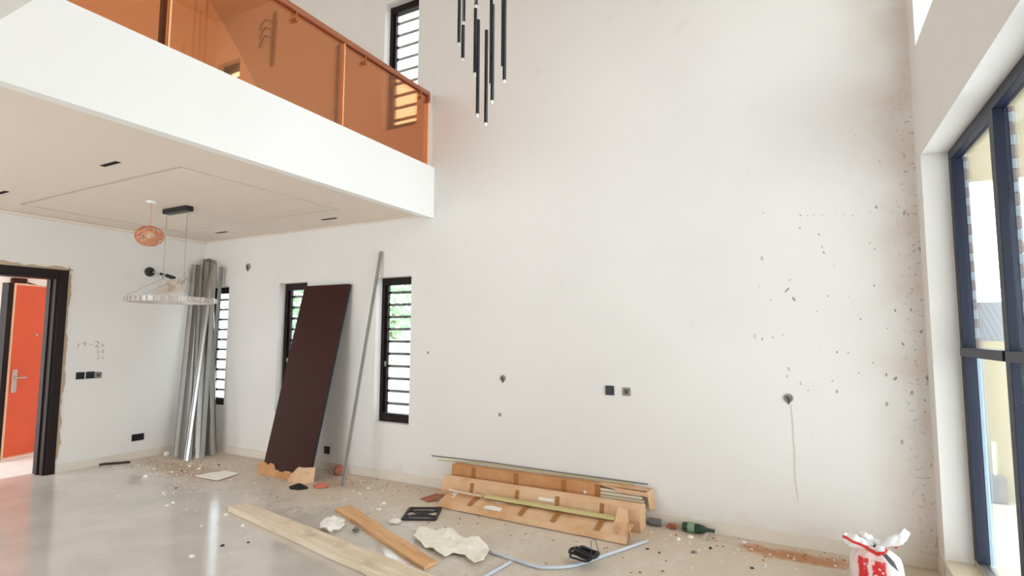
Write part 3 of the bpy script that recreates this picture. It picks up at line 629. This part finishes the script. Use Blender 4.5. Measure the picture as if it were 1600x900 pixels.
t = thing('long_carton', 'long low carton lying in front of the standing one', 'carton', (5.58, -.22, 0))
MB().prism([(4.56, -.30, .0), (4.56, -.315, .10), (4.56, -.29, .195), (4.56, -.235, .222), (4.56, -.14, .20), (4.56, -.13, .0)], (2.03, 0, 0)).build('carton_body', MT['card'], t, bevel=.006)
for x in (4.92, 5.42, 5.83, 6.25): MB().obox((x, -.304, .147), (.02, 0, 0), (0, .0015, 0), (0, .0125, .048)).build('tape', MT['tape'], t)
MB().obox((5.72, -.303, .155), (.075, 0, 0), (0, .0015, 0), (0, .003, .012)).build('paper_label', MT['paper'], t)

t = thing('flattened_carton', 'flattened long carton nearest the viewer with paper label', 'carton', (5.6, -.45, 0))
dx = Vector((1, -.037, 0)).normalized()
Q = lambda u, v: Vector((4.70, -.545, 0)) + dx * u + Vector((0, 1, 0)) * v
poly = [Q(0, 0), Q(1.84, 0), Q(1.86, .24), Q(-.06, .24)]
prof_ = [(0, .006), (.012, .05), (.11, .082), (.205, .095)]
mb = MB(); n = 20; vs__ = []
for k in range(n + 1):
    for (v, z) in prof_: q = Q(1.86 * k / n, v); vs__.append((q.x, q.y, z + .006 * noise.noise(Vector((k * .7, v * 9, 0)))))
mb.add(vs__, [(a * 4 + j, a * 4 + 4 + j, a * 4 + 5 + j, a * 4 + 1 + j) for a in range(n) for j in range(3)]); mb.build('carton_body', MT['card'], t, solid=.008)
for u in (.32, .86, 1.18, 1.58):
    a, b_ = Q(u, .015), Q(u + .005, .20); MB().add([(a.x, a.y, .066), (a.x + .045, a.y, .066), ((a.x + b_.x) / 2 + .045, (a.y + b_.y) / 2, .1), (b_.x + .045, b_.y, .113), (b_.x, b_.y, .113), ((a.x + b_.x) / 2, (a.y + b_.y) / 2, .1)], [(0, 1, 2, 5), (5, 2, 3, 4)]).build('tape', MT['tape'], t, solid=.002)
MB().add([(*Q(.50, .02)[:2], .066), (*Q(.68, .02)[:2], .066), (*Q(.66, .16)[:2], .098), (*Q(.49, .16)[:2], .098)], [(0, 1, 2, 3)]).build('paper_label', MT['paper'], t, solid=.003)
MB().add([(*Q(.50, .004)[:2], .012), (*Q(.68, .004)[:2], .012), (*Q(.68, .012)[:2], .05), (*Q(.50, .012)[:2], .05)], [(0, 1, 2, 3)]).build('paper_label', MT['paper'], t, solid=.003)
MB().add([(*Q(.02, .1)[:2], .085), (*Q(.12, .09)[:2], .09), (*Q(.1, .19)[:2], .105), (*Q(.02, .19)[:2], .10)], [(0, 1, 2, 3)]).build('paper_label', MT['paper'], t, solid=.003)
rngc = random.Random(8)
for k in range(6):
    a = Q(1.84 + rngc.uniform(-.04, .06), rngc.uniform(.02, .1)); d1 = Vector((rngc.uniform(-1, 1), rngc.uniform(-1, 1), rngc.uniform(.2, 1))).normalized() * .09; d2 = Vector((rngc.uniform(-1, 1), rngc.uniform(-1, 1), rngc.uniform(-.1, .5))).normalized() * .05
    a.z = .045; MB().add([a, a + d1, a + d1 + d2, a + d2], [(0, 1, 2, 3)]).build('torn_flap', MT['card' if k % 2 else 'card_dark'], t, solid=.004)
a = Vector((6.40, -.43, .10)); MB().add([a, a + Vector((.12, .04, -.03)), a + Vector((.10, .05, .10)), a + Vector((.03, .02, .12))], [(0, 1, 2, 3)]).build('torn_flap', MT['card'], t, solid=.005)
p, q = Vector((5.13, -.385, .124)), Vector((6.40, -.405, .124)); mb = MB().bar(p, q, .085, .012); mb.bar(p + Vector((0, -.04, .008)), q + Vector((0, -.04, .008)), .008, .02)
o = mb.build('trim_strip', MT['strip'], origin=(5.77, -.36, .111)); tag(o, 'wide pale gold-green trim strip lying on the flattened carton', 'trim strip')
o = MB().bar((4.70, -.372, .124), (5.10, -.405, .124), .026, .010).build('wood_lath', MT['plank'], origin=(5.1, -.41, .108)); tag(o, 'thin pale wooden lath lying on the flattened carton', 'lath')
c = FL(675, 781); o = MB().prism([(c.x - .12, c.y - .04, .001), (c.x + .02, c.y - .09, .001), (c.x + .12, c.y + .05, .05), (c.x, c.y + .06, .04)], (0, 0, .006)).build('cardboard_scrap', MT['brick'], origin=c); tag(o, 'reddish cardboard scrap at the left end of the cartons', 'scrap')

# ------------------------------------------------------------------ planks, pipes, scraps on the floor
def plank(name, mat, a, b, c, d, z0, th, label):
    """corners a,b (far end) c,d (near end) on top; slightly bowed, chipped"""
    mb = MB(); n = 10; r = random.Random(3)
    for k in range(n + 1):
        u = k / n; p, q = Vector(a).lerp(Vector(d), u), Vector(b).lerp(Vector(c), u); j = r.uniform(-.004, .004)
        for v, z in ((p, z0), (q, z0), (q, z0 + th), (p, z0 + th)): mb.v.append(Vector((v.x + j, v.y + j, z)))
    for k in range(n):
        for j in range(4): mb.f.append((k * 4 + j, k * 4 + (j + 1) % 4, k * 4 + 4 + (j + 1) % 4, k * 4 + 4 + j))
    mb.f += [(3, 2, 1, 0), tuple(n * 4 + j for j in range(4))]
    org = (Vector(a) + Vector(c)) / 2; org.z = z0
    return tag(mb.build(name, mat, origin=org, bevel=.003), label, 'plank')
def ext(p, q, s): return p + (q - p) * s
P1a, P1d = FL(357, 791, .05), FL(594, 898, .05); P1b, P1c = FL(387, 785, .05), FL(677, 898, .05)
plank('wooden_plank', MT['plank'], P1a, P1b, ext(P1b, P1c, 1.12), ext(P1a, P1d, 1.28), .002, .048, 'long pale dusty plank running out of the bottom of the picture')
P2a, P2d, P2b, P2c = FL(524, 794, .026), FL(662, 886, .026), FL(549, 789, .026), FL(682, 876, .026)
plank('wooden_plank', MT['plank2'], P2a, P2b, P2c, P2d + (P2c - P2d) * .0, .001, .026, 'shorter orange-brown plank lying beside the cream sheet')

c = FL(660, 803); G = [FL(641, 794, .01), FL(689, 794, .01), FL(680, 812, .01), FL(629, 811, .01)]
t = thing('iron_grille', 'small black wrought iron grille panel lying on the floor', 'grille', c)
for k in range(4): MB().bar(G[k], G[(k + 1) % 4], .022, .018).build('frame_bar', MT['iron'], t)
def GP(u, v): return (G[3].lerp(G[2], u)).lerp(G[0].lerp(G[1], u), v)
for v in (.28, .72): MB().bar(GP(0, v), GP(1, v), .014, .014).build('cross_bar', MT['iron'], t)
for (u0, v0, u1, v1) in ((0, 0, .5, .5), (1, 0, .5, .5), (0, 1, .5, .5), (1, 1, .5, .5)): MB().tube([GP(u0, v0), GP((u0 * .6 + u1 * .4), (v0 * .35 + v1 * .65)), GP(u1, v1)], .008, 6).build('scroll', MT['iron'], t)
MB().lathe([(.045, .004), (.05, .014), (.03, .022), (.005, .03)], 10, Matrix.Translation(GP(.5, .5) - Vector((0, 0, .01)))).build('rosette', MT['iron'], t)

pp = [(20, 575), (60, 515), (110, 520), (160, 530), (250, 515), (330, 565), (440, 590), (500, 640), (490, 690), (440, 735), (405, 745), (350, 690), (270, 670), (215, 695), (100, 630)]
pl = [FL(640 + a / 4, 700 + b / 4) for a, b in pp]; fine = []
for k in range(len(pl)):
    a, b = pl[k], pl[(k + 1) % len(pl)]
    for j in range(3): q = a.lerp(b, j / 3); fine.append(q + Vector((noise.noise(q * 12), noise.noise(q * 12 + Vector((5, 5, 5))), 0)) * .02)
o = MB().sheet(fine, 9, lambda x, y, s: .012 + .018 * noise.noise(Vector((x * 7, y * 7, 1))) * (.4 + s) + .012 * noise.noise(Vector((x * 19, y * 19, 4))) + .012).build('foam_sheet', MT['cream'], origin=FL(705, 855), solid=.005); tag(o, 'torn cream foam sheet on the floor between plank and cartons', 'foam sheet')
o = MB().sheet([FL(305, 745), FL(322, 749), FL(340, 752), FL(357, 747), FL(373, 741), FL(350, 737.5), FL(327, 741)], 3, lambda x, y, s: .008 + .006 * noise.noise(Vector((x * 6, y * 6, 0)))).build('board_offcut', MT['cream'], origin=FL(340, 745), solid=.008); tag(o, 'flat cream board offcut on the dusty floor before the metal profiles', 'offcut')

def crumple(name, c, r, h, mat, label, cat, seed, sx=1.0):
    bm = bmesh.new(); bmesh.ops.create_icosphere(bm, subdivisions=3, radius=1)
    for v in bm.verts:
        p = v.co.copy(); d = 1 + .55 * noise.noise(p * 2.1 + Vector((seed, 0, 0))) + .35 * noise.noise(p * 4.7 + Vector((0, seed, 0)))
        v.co = Vector((p.x * r * sx * d, p.y * r * d, max(-.98, p.z * d) * h / 2 + h / 2))
    mb = MB(); bm.verts.index_update(); mb.v = [v.co + c for v in bm.verts]; mb.f = [tuple(v.index for v in f.verts) for f in bm.faces]; bm.free()
    return tag(mb.build(name, mat, origin=c), label, cat)
crumple('crumpled_wrapper', FL(519, 827), .085, .09, MT['paper'], 'crumpled white plastic wrapper between the two planks', 'wrapper', 2.0, 1.15)
crumple('crumpled_wrapper', FL(556, 831), .028, .035, MT['zinc_dark'], 'small grey crumpled wrapper between the planks, right of the white one', 'wrapper', 5.0)
crumple('plaster_rubble', FL(617, 817), .05, .03, MT['paper'], 'white plaster lump on the floor beside the iron grille', 'rubble', 8.0)
crumple('plaster_rubble', FL(260, 712), .035, .05, MT['paper'], 'white plaster lump at the foot of the metal profiles', 'rubble', 3.0)
crumple('clay_lump', FL(1050, 826), .028, .04, MT['brick'], 'small tan lump between the grey pipe offcut and the bottle', 'clay lump', 6.0, 1.4)
o = MB().bar(FL(137, 727, .012), FL(203, 722, .012), .04, .022).build('metal_offcut', MT['darkhole'], origin=FL(170, 725)); tag(o, 'dark thin offcut lying along the end wall skirting', 'offcut')

def conduit(pts, r, mat, name, label):
    p = [FL(a, b, r + .001) for a, b in pts]
    fine = []
    for i in range(len(p) - 1):
        p0, p1, p2, p3 = p[max(i - 1, 0)], p[i], p[i + 1], p[min(i + 2, len(p) - 1)]
        for k in range(6):
            u = k / 6; fine.append(.5 * ((2 * p1) + (p2 - p0) * u + (2 * p0 - 5 * p1 + 4 * p2 - p3) * u * u + (3 * p1 - p0 - 3 * p2 + p3) * u ** 3))
    fine.append(p[-1]); c = sum(fine, Vector()) / len(fine); c.z = 0
    return tag(MB().tube(fine, r, 10).build(name, mat, origin=c, smooth=True), label, 'pipe')
conduit([(766, 862), (800, 873), (838, 885), (862, 887), (895, 884), (930, 873), (1012, 845)], .0125, MT['pipe'], 'bent_conduit', 'long bent pale blue conduit pipe on the floor')
conduit([(750, 905), (775, 891), (798, 878)], .0115, MT['pipe'], 'straight_conduit', 'short pale blue conduit running out of the bottom of the picture')
o = MB().tube([Vector((6.60, -.06, .032)), Vector((6.70, -.055, .032))], .03, 14).build('pipe_offcut', MT['pipe_grey'], origin=(6.65, -.06, 0), smooth=False); tag(o, 'short dark grey pipe offcut behind the carton by the skirting', 'pipe')
c = FL(914, 882); t = thing('wire_coil', 'tangled bundle of black wire lying on the conduit', 'wire', c); rng = random.Random(6)
for k in range(9):
    r = rng.uniform(.04, .075); tilt = Matrix.Rotation(rng.uniform(-.16, .16), 3, 'X') @ Matrix.Rotation(rng.uniform(-.16, .16), 3, 'Y'); o_ = Vector((rng.uniform(-.035, .035), rng.uniform(-.03, .03), .062 + k * .005))
    pts = [c + o_ + tilt @ Vector((r * 1.25 * math.cos(a * math.pi / 10), r * .8 * math.sin(a * math.pi / 10), .006 * math.sin(a))) for a in range(21)]
    MB().tube(pts, .0075, 6, False).build('loop', MT['black'], t, smooth=True)
e = c + Vector((.07, .05, .05)); MB().tube([c + Vector((.05, 0, .075)), e + Vector((.01, .02, .03)), e + Vector((-.03, .05, .11)), e + Vector((-.05, .03, .09)), e + Vector((-.04, 0, .05))], .0025, 5).build('wire_end', MT['black'], t)

mxb = Matrix.Translation((6.885, -.075, .042)) @ Matrix.Rotation(R90, 4, 'Y') @ Matrix.Rotation(0, 4, 'Z')
t = thing('green_bottle', 'dark green glass bottle lying along the skirting', 'bottle', (7.0, -.075, 0))
MB().lathe([(.03, 0), (.037, .008), (.038, .13), (.032, .165), (.016, .20), (.0135, .245), (.016, .248), (.016, .258)], 20, mxb).build('body', MT['bottle'], t, smooth=True)
MB().lathe([(.0388, .045), (.0388, .10)], 20, mxb).build('paper_label', plain('worn_green_label', '7f9a80', .7, 0, .3, 40), t)
crumple('plastic_cup', Vector((7.10, -.18, 0)), .03, .045, MT['film'], 'crushed clear plastic cup in front of the green bottle neck', 'cup', 4.0)

# ------------------------------------------------------------------ knotted carrier bag
bx, by = 8.222, -.52
t = thing('carrier_bag', 'knotted white carrier bag with red print by the glazed corner', 'bag', (bx, by, 0))
prof_b = [(.02, .001), (.12, .0), (.145, .03), (.15, .10), (.145, .165), (.13, .205), (.095, .235), (.06, .252), (.045, .262)]
mb = MB(); n = 40
for (r, z) in prof_b:
    for k in range(n):
        a = 2 * math.pi * k / n; fold = 1 + .05 * math.sin(a * 9 + z * 9) * (.3 + z * 3.2) + .06 * noise.noise(Vector((math.cos(a) * 2, math.sin(a) * 2, z * 9)))
        mb.v.append(Vector((bx + r * math.cos(a) * fold, by + r * .8 * math.sin(a) * fold, z)))
for i in range(len(prof_b) - 1):
    for k in range(n): mb.f.append((i * n + k, i * n + (k + 1) % n, (i + 1) * n + (k + 1) % n, (i + 1) * n + k))
mb.f.append(tuple(reversed(range(n))))
mb.build('bag_body', MT['bag'], t, smooth=True)
def ear(pts, nm='handle', mat='bag'):
    dense = []
    for i in range(len(pts) - 1):
        for k in range(4):
            u = k / 4; p, q = pts[i], pts[i + 1]; dense.append((Vector(p[0]).lerp(Vector(q[0]), u), p[1] + (q[1] - p[1]) * u, p[2]))
    pts = dense + [(Vector(pts[-1][0]), pts[-1][1], pts[-1][2])]
    m_ = MB(); N = len(pts)
    for (c_, w_, d_) in pts:
        c_ = Vector(c_); 
        for j in range(8):
            a = 2 * math.pi * j / 8; m_.v.append(Vector((bx, by, 0)) + c_ + Vector((math.cos(a) * w_ * d_[0], math.sin(a) * .014, math.cos(a) * w_ * d_[1])) + Vector((.016 * noise.noise(c_ * 40 + Vector((j * 3, 7, 0))), .02 * noise.noise(c_ * 30 + Vector((j * 2, 0, 0))), .02 * noise.noise(c_ * 45 + Vector((0, j * 3, 5))))))
    for i in range(N - 1):
        for j in range(8): m_.f.append((i * 8 + j, i * 8 + (j + 1) % 8, (i + 1) * 8 + (j + 1) % 8, (i + 1) * 8 + j))
    m_.f += [tuple(range(8)), tuple((N - 1) * 8 + j for j in range(8))]
    return m_.build(nm, MT[mat], t, smooth=True)
ear([((-.02, 0, .245), .03, (.3, 1)), ((-.07, -.01, .262), .035, (.3, 1)), ((-.125, -.01, .272), .052, (.35, 1)), ((-.165, 0, .285), .045, (.4, 1)), ((-.185, .01, .30), .018, (.4, 1))])
ear([((.02, 0, .262), .03, (.3, 1)), ((.07, -.01, .30), .038, (.25, 1)), ((.12, -.01, .33), .05, (.25, 1)), ((.165, 0, .35), .048, (.25, 1)), ((.185, .01, .352), .03, (.25, 1))])
MB().lathe([(.02, -.018), (.03, 0), (.02, .018)], 10, Matrix.Translation((bx + .02, by - .05, .262))).build('knot', MT['bag'], t, smooth=True)
MB().prism([(bx + .022, by - .10, .25), (bx + .05, by - .102, .255), (bx + .088, by - .118, .215), (bx + .108, by - .122, .165), (bx + .065, by - .126, .20)], (0, -.006, 0)).build('grey_print', plain('grey_print', '5d5b5f', .4), t)
ear([((.04, .02, .26), .02, (.3, 1)), ((-.02, .03, .285), .03, (.3, 1)), ((-.06, .03, .31), .022, (.4, 1)), ((-.09, .03, .318), .01, (.4, 1))], 'gathered_film')

# ------------------------------------------------------------------ loose debris
rng = random.Random(21)
def chip(mb, c, s, r):
    bm_pts = []; n = 5
    for k in range(n):
        a = 2 * math.pi * k / n + r.uniform(-.4, .4); bm_pts.append((c.x + s * r.uniform(.6, 1.2) * math.cos(a), c.y + s * r.uniform(.6, 1.2) * math.sin(a)))
    h = s * r.uniform(.3, .7); mb.add([(a, b, .0005) for a, b in bm_pts] + [(a * .6 + c.x * .4, b * .6 + c.y * .4, h) for a, b in bm_pts], [tuple(reversed(range(n))), tuple(range(n, 2 * n))] + [(i, (i + 1) % n, n + (i + 1) % n, n + i) for i in range(n)])
big = [(240, 733, 'paper'), (268, 738, 'paper'), (284, 736, 'darkhole'), (296, 729, 'paper'), (255, 771, 'paper'), (275, 763, 'darkhole'), (262, 790, 'cream'), (270, 786, 'cream'), (352, 805, 'paper'), (380, 822, 'paper'), (388, 848, 'darkhole'), (347, 853, 'darkhole'), (300, 870, 'paper'), (342, 727, 'darkhole'), (575, 763, 'cream'), (600, 787, 'paper'), (592, 796, 'paper'), (1085, 864, 'pipe_grey'), (1175, 888, 'darkhole'), (1163, 848, 'paper'), (1080, 840, 'cream'), (1060, 843, 'paper'), (1110, 857, 'darkhole'), (1030, 864, 'darkhole'), (1012, 858, 'darkhole'), (228, 745, 'paper'), (312, 733, 'cream'), (250, 744, 'brick')]
for px, py, mt in big:
    c = FL(px, py); mb = MB(); chip(mb, c, rng.uniform(.012, .02) if mt in ('darkhole', 'brick') else rng.uniform(.02, .034), rng); tone = {'paper': 'white', 'darkhole': 'dark', 'cream': 'cream', 'pipe_grey': 'grey', 'brick': 'red'}[mt]
    where = 'near the metal profiles' if px < 345 else ('around the planks' if px < 620 else 'right of the cartons')
    zone = lambda q: 0 if q < 345 else (1 if q < 620 else 2)
    alike = sorted(q for q, _, m2 in big if m2 == mt and zone(q) == zone(px))
    rank = '' if len(alike) == 1 else ', ' + ('leftmost', 'second from the left', 'third from the left', 'fourth from the left', 'fifth from the left', 'sixth from the left', 'seventh from the left')[alike.index(px)] + ' of its colour there'
    o = mb.build('plaster_chip', MT[mt], origin=c); tag(o, '%s rubble chip %s%s' % (tone, where, rank), 'rubble chip', 'rubble chips on the floor')
bpy.context.view_layer.update(); dg = bpy.context.evaluated_depsgraph_get(); FV, FF = [], []
for ob in list(bpy.data.objects):
    root = ob
    while root.parent: root = root.parent
    if ob.type != 'MESH' or root.get('kind') == 'structure': continue
    ev = ob.evaluated_get(dg); me = ev.to_mesh(); mw = ev.matrix_world; vv = [mw @ v.co for v in me.vertices]
    if vv and min(v.z for v in vv) < .12:
        n0 = len(FV); FV += vv; FF += [[i + n0 for i in p.vertices] for p in me.polygons]
    ev.to_mesh_clear()
ground_things = BVHTree.FromPolygons(FV, FF); spots = []
def bare(x, y, r):
    for z in (.001, .02):
        hitp = ground_things.find_nearest(Vector((x, y, z)), r * 1.3 + .012)
        if hitp[0] is not None: return False
    if ground_things.ray_cast(Vector((x, y, -.01)), Vector((0, 0, 1)), .2)[0] is not None: return False
    return all((x - a_) ** 2 + (y - b_) ** 2 > (1.25 * (r + c_)) ** 2 for a_, b_, c_ in spots)
for (nm, lab, mat, clusters, n) in (
        ('plaster_crumbs', 'fine pale plaster crumbs strewn over the floor', 'paper', [((1.2, -.8), (.5, .2)), ((1.3, -.85), (.65, .22)), ((3.3, -.3), (.8, .16)), ((2.6, -1.5), (.8, .35)), ((7.2, -.35), (.7, .2)), ((4.6, -.9), (.5, .3))], 420),
        ('soil_crumbs', 'fine brown soil crumbs along the foot of the long wall', 'soil', [((1.1, -.7), (.5, .18)), ((1.3, -.8), (.8, .22)), ((7.7, -.2), (.45, .09)), ((3.2, -.25), (.9, .12)), ((5.5, -.75), (1.2, .2))], 420)):
    mb = MB()
    for k in range(n):
        (cx_, cy_), (sx, sy) = rng.choice(clusters); x, y = rng.gauss(cx_, sx), rng.gauss(cy_, sy)
        if not (.1 < x < 8.5 and -4 < y < -.03): continue
        r = rng.uniform(.004, .013)
        if not bare(x, y, r): continue
        spots.append((x, y, r)); chip(mb, Vector((x, y, 0)), r, rng)
    o = mb.build(nm, MT[mat]); tag(o, lab, 'rubble', kind='stuff')

# ------------------------------------------------------------------ outside
structure(MB().box(-30, 40, T, 40, -.3, -.15).build('yard_ground', MT['ext_ground']), 'pale concrete yard outside the windows', 'ground')
structure(MB().box(7.0, 20, 3.0, 3.2, -.15, 1.60).build('perimeter_wall', MT['ext_wall']), 'cream perimeter wall outside the glazing', 'wall')
structure(MB().box(-12, 6.99, 3.4, 3.6, -.15, 1.55).build('perimeter_wall', MT['fascia']), 'white perimeter wall outside the slim barred windows', 'wall')
structure(MB().box(L + .26, 12.5, -4.5, 1.05, 3.0, 3.2).build('porch_canopy', MT['ext_wall']), 'cream porch slab outside above the glazing', 'canopy')
t = thing('neighbour_roof', 'grey corrugated roof beyond the perimeter wall', 'roof', (11.5, 9, 1.2))
for k in range(60):
    x = 8.5 + k * .1; MB().obox((x, 9.6, 1.85), (.045, 0, 0), (0, .9, .55), (0, -.008, .012)).build('corrugation', MT['roof'], t)
MB().box(8.4, 14.6, 9.0, 10.6, -.1, 1.25).build('house_wall', MT['ext_wall'], t)
t = thing('meter_box', 'small grey box low on the perimeter wall outside the glazing', 'box', (9.66, 2.9, -.1))
p = hit(1562, 838, 1, 2.93); MB().box(p.x - .07, p.x + .08, 2.86, 3.0, -.15, .14).build('cabinet', MT['pipe_grey'], t, bevel=.02); MB().tube([(p.x, 2.95, .14), (p.x, 2.95, .5)], .015, 8).build('conduit', MT['white_plastic'], t)
rng = random.Random(9)
def tree(c, R, h, n, label):
    t = thing('garden_tree', label, 'tree', c, 'trees beyond the perimeter wall'); c = Vector(c)
    MB().tube([c, c + Vector((.1, 0, h * .6)), c + Vector((0, .1, h))], [.12, .09, .04], 8).build('trunk', MT['bark'], t)
    mb = MB()
    for k in range(n):
        d = Vector((rng.gauss(0, 1), rng.gauss(0, 1), rng.gauss(0, 1))).normalized() * R * rng.uniform(.45, 1); p = c + Vector((0, 0, h)) + Vector((d.x, d.y, d.z * .8))
        a = Vector((rng.gauss(0, 1), rng.gauss(0, 1), rng.gauss(0, 1))).normalized(); b = a.orthogonal().normalized(); s = rng.uniform(.06, .13)
        mb.add([p - a * s, p + b * s * .4, p + a * s, p - b * s * .4], [(0, 1, 2, 3)])
    o = mb.build('crown', MT['leaf'], t); o['kind'] = 'stuff'
tree((-1.2, 5.6, -.15), 1.25, 2.5, 1100, 'leafy green tree seen through the clear barred window'); tree((-4.2, 5.6, -.15), 1.2, 2.5, 800, 'leafy green tree seen past the brown door leaf')
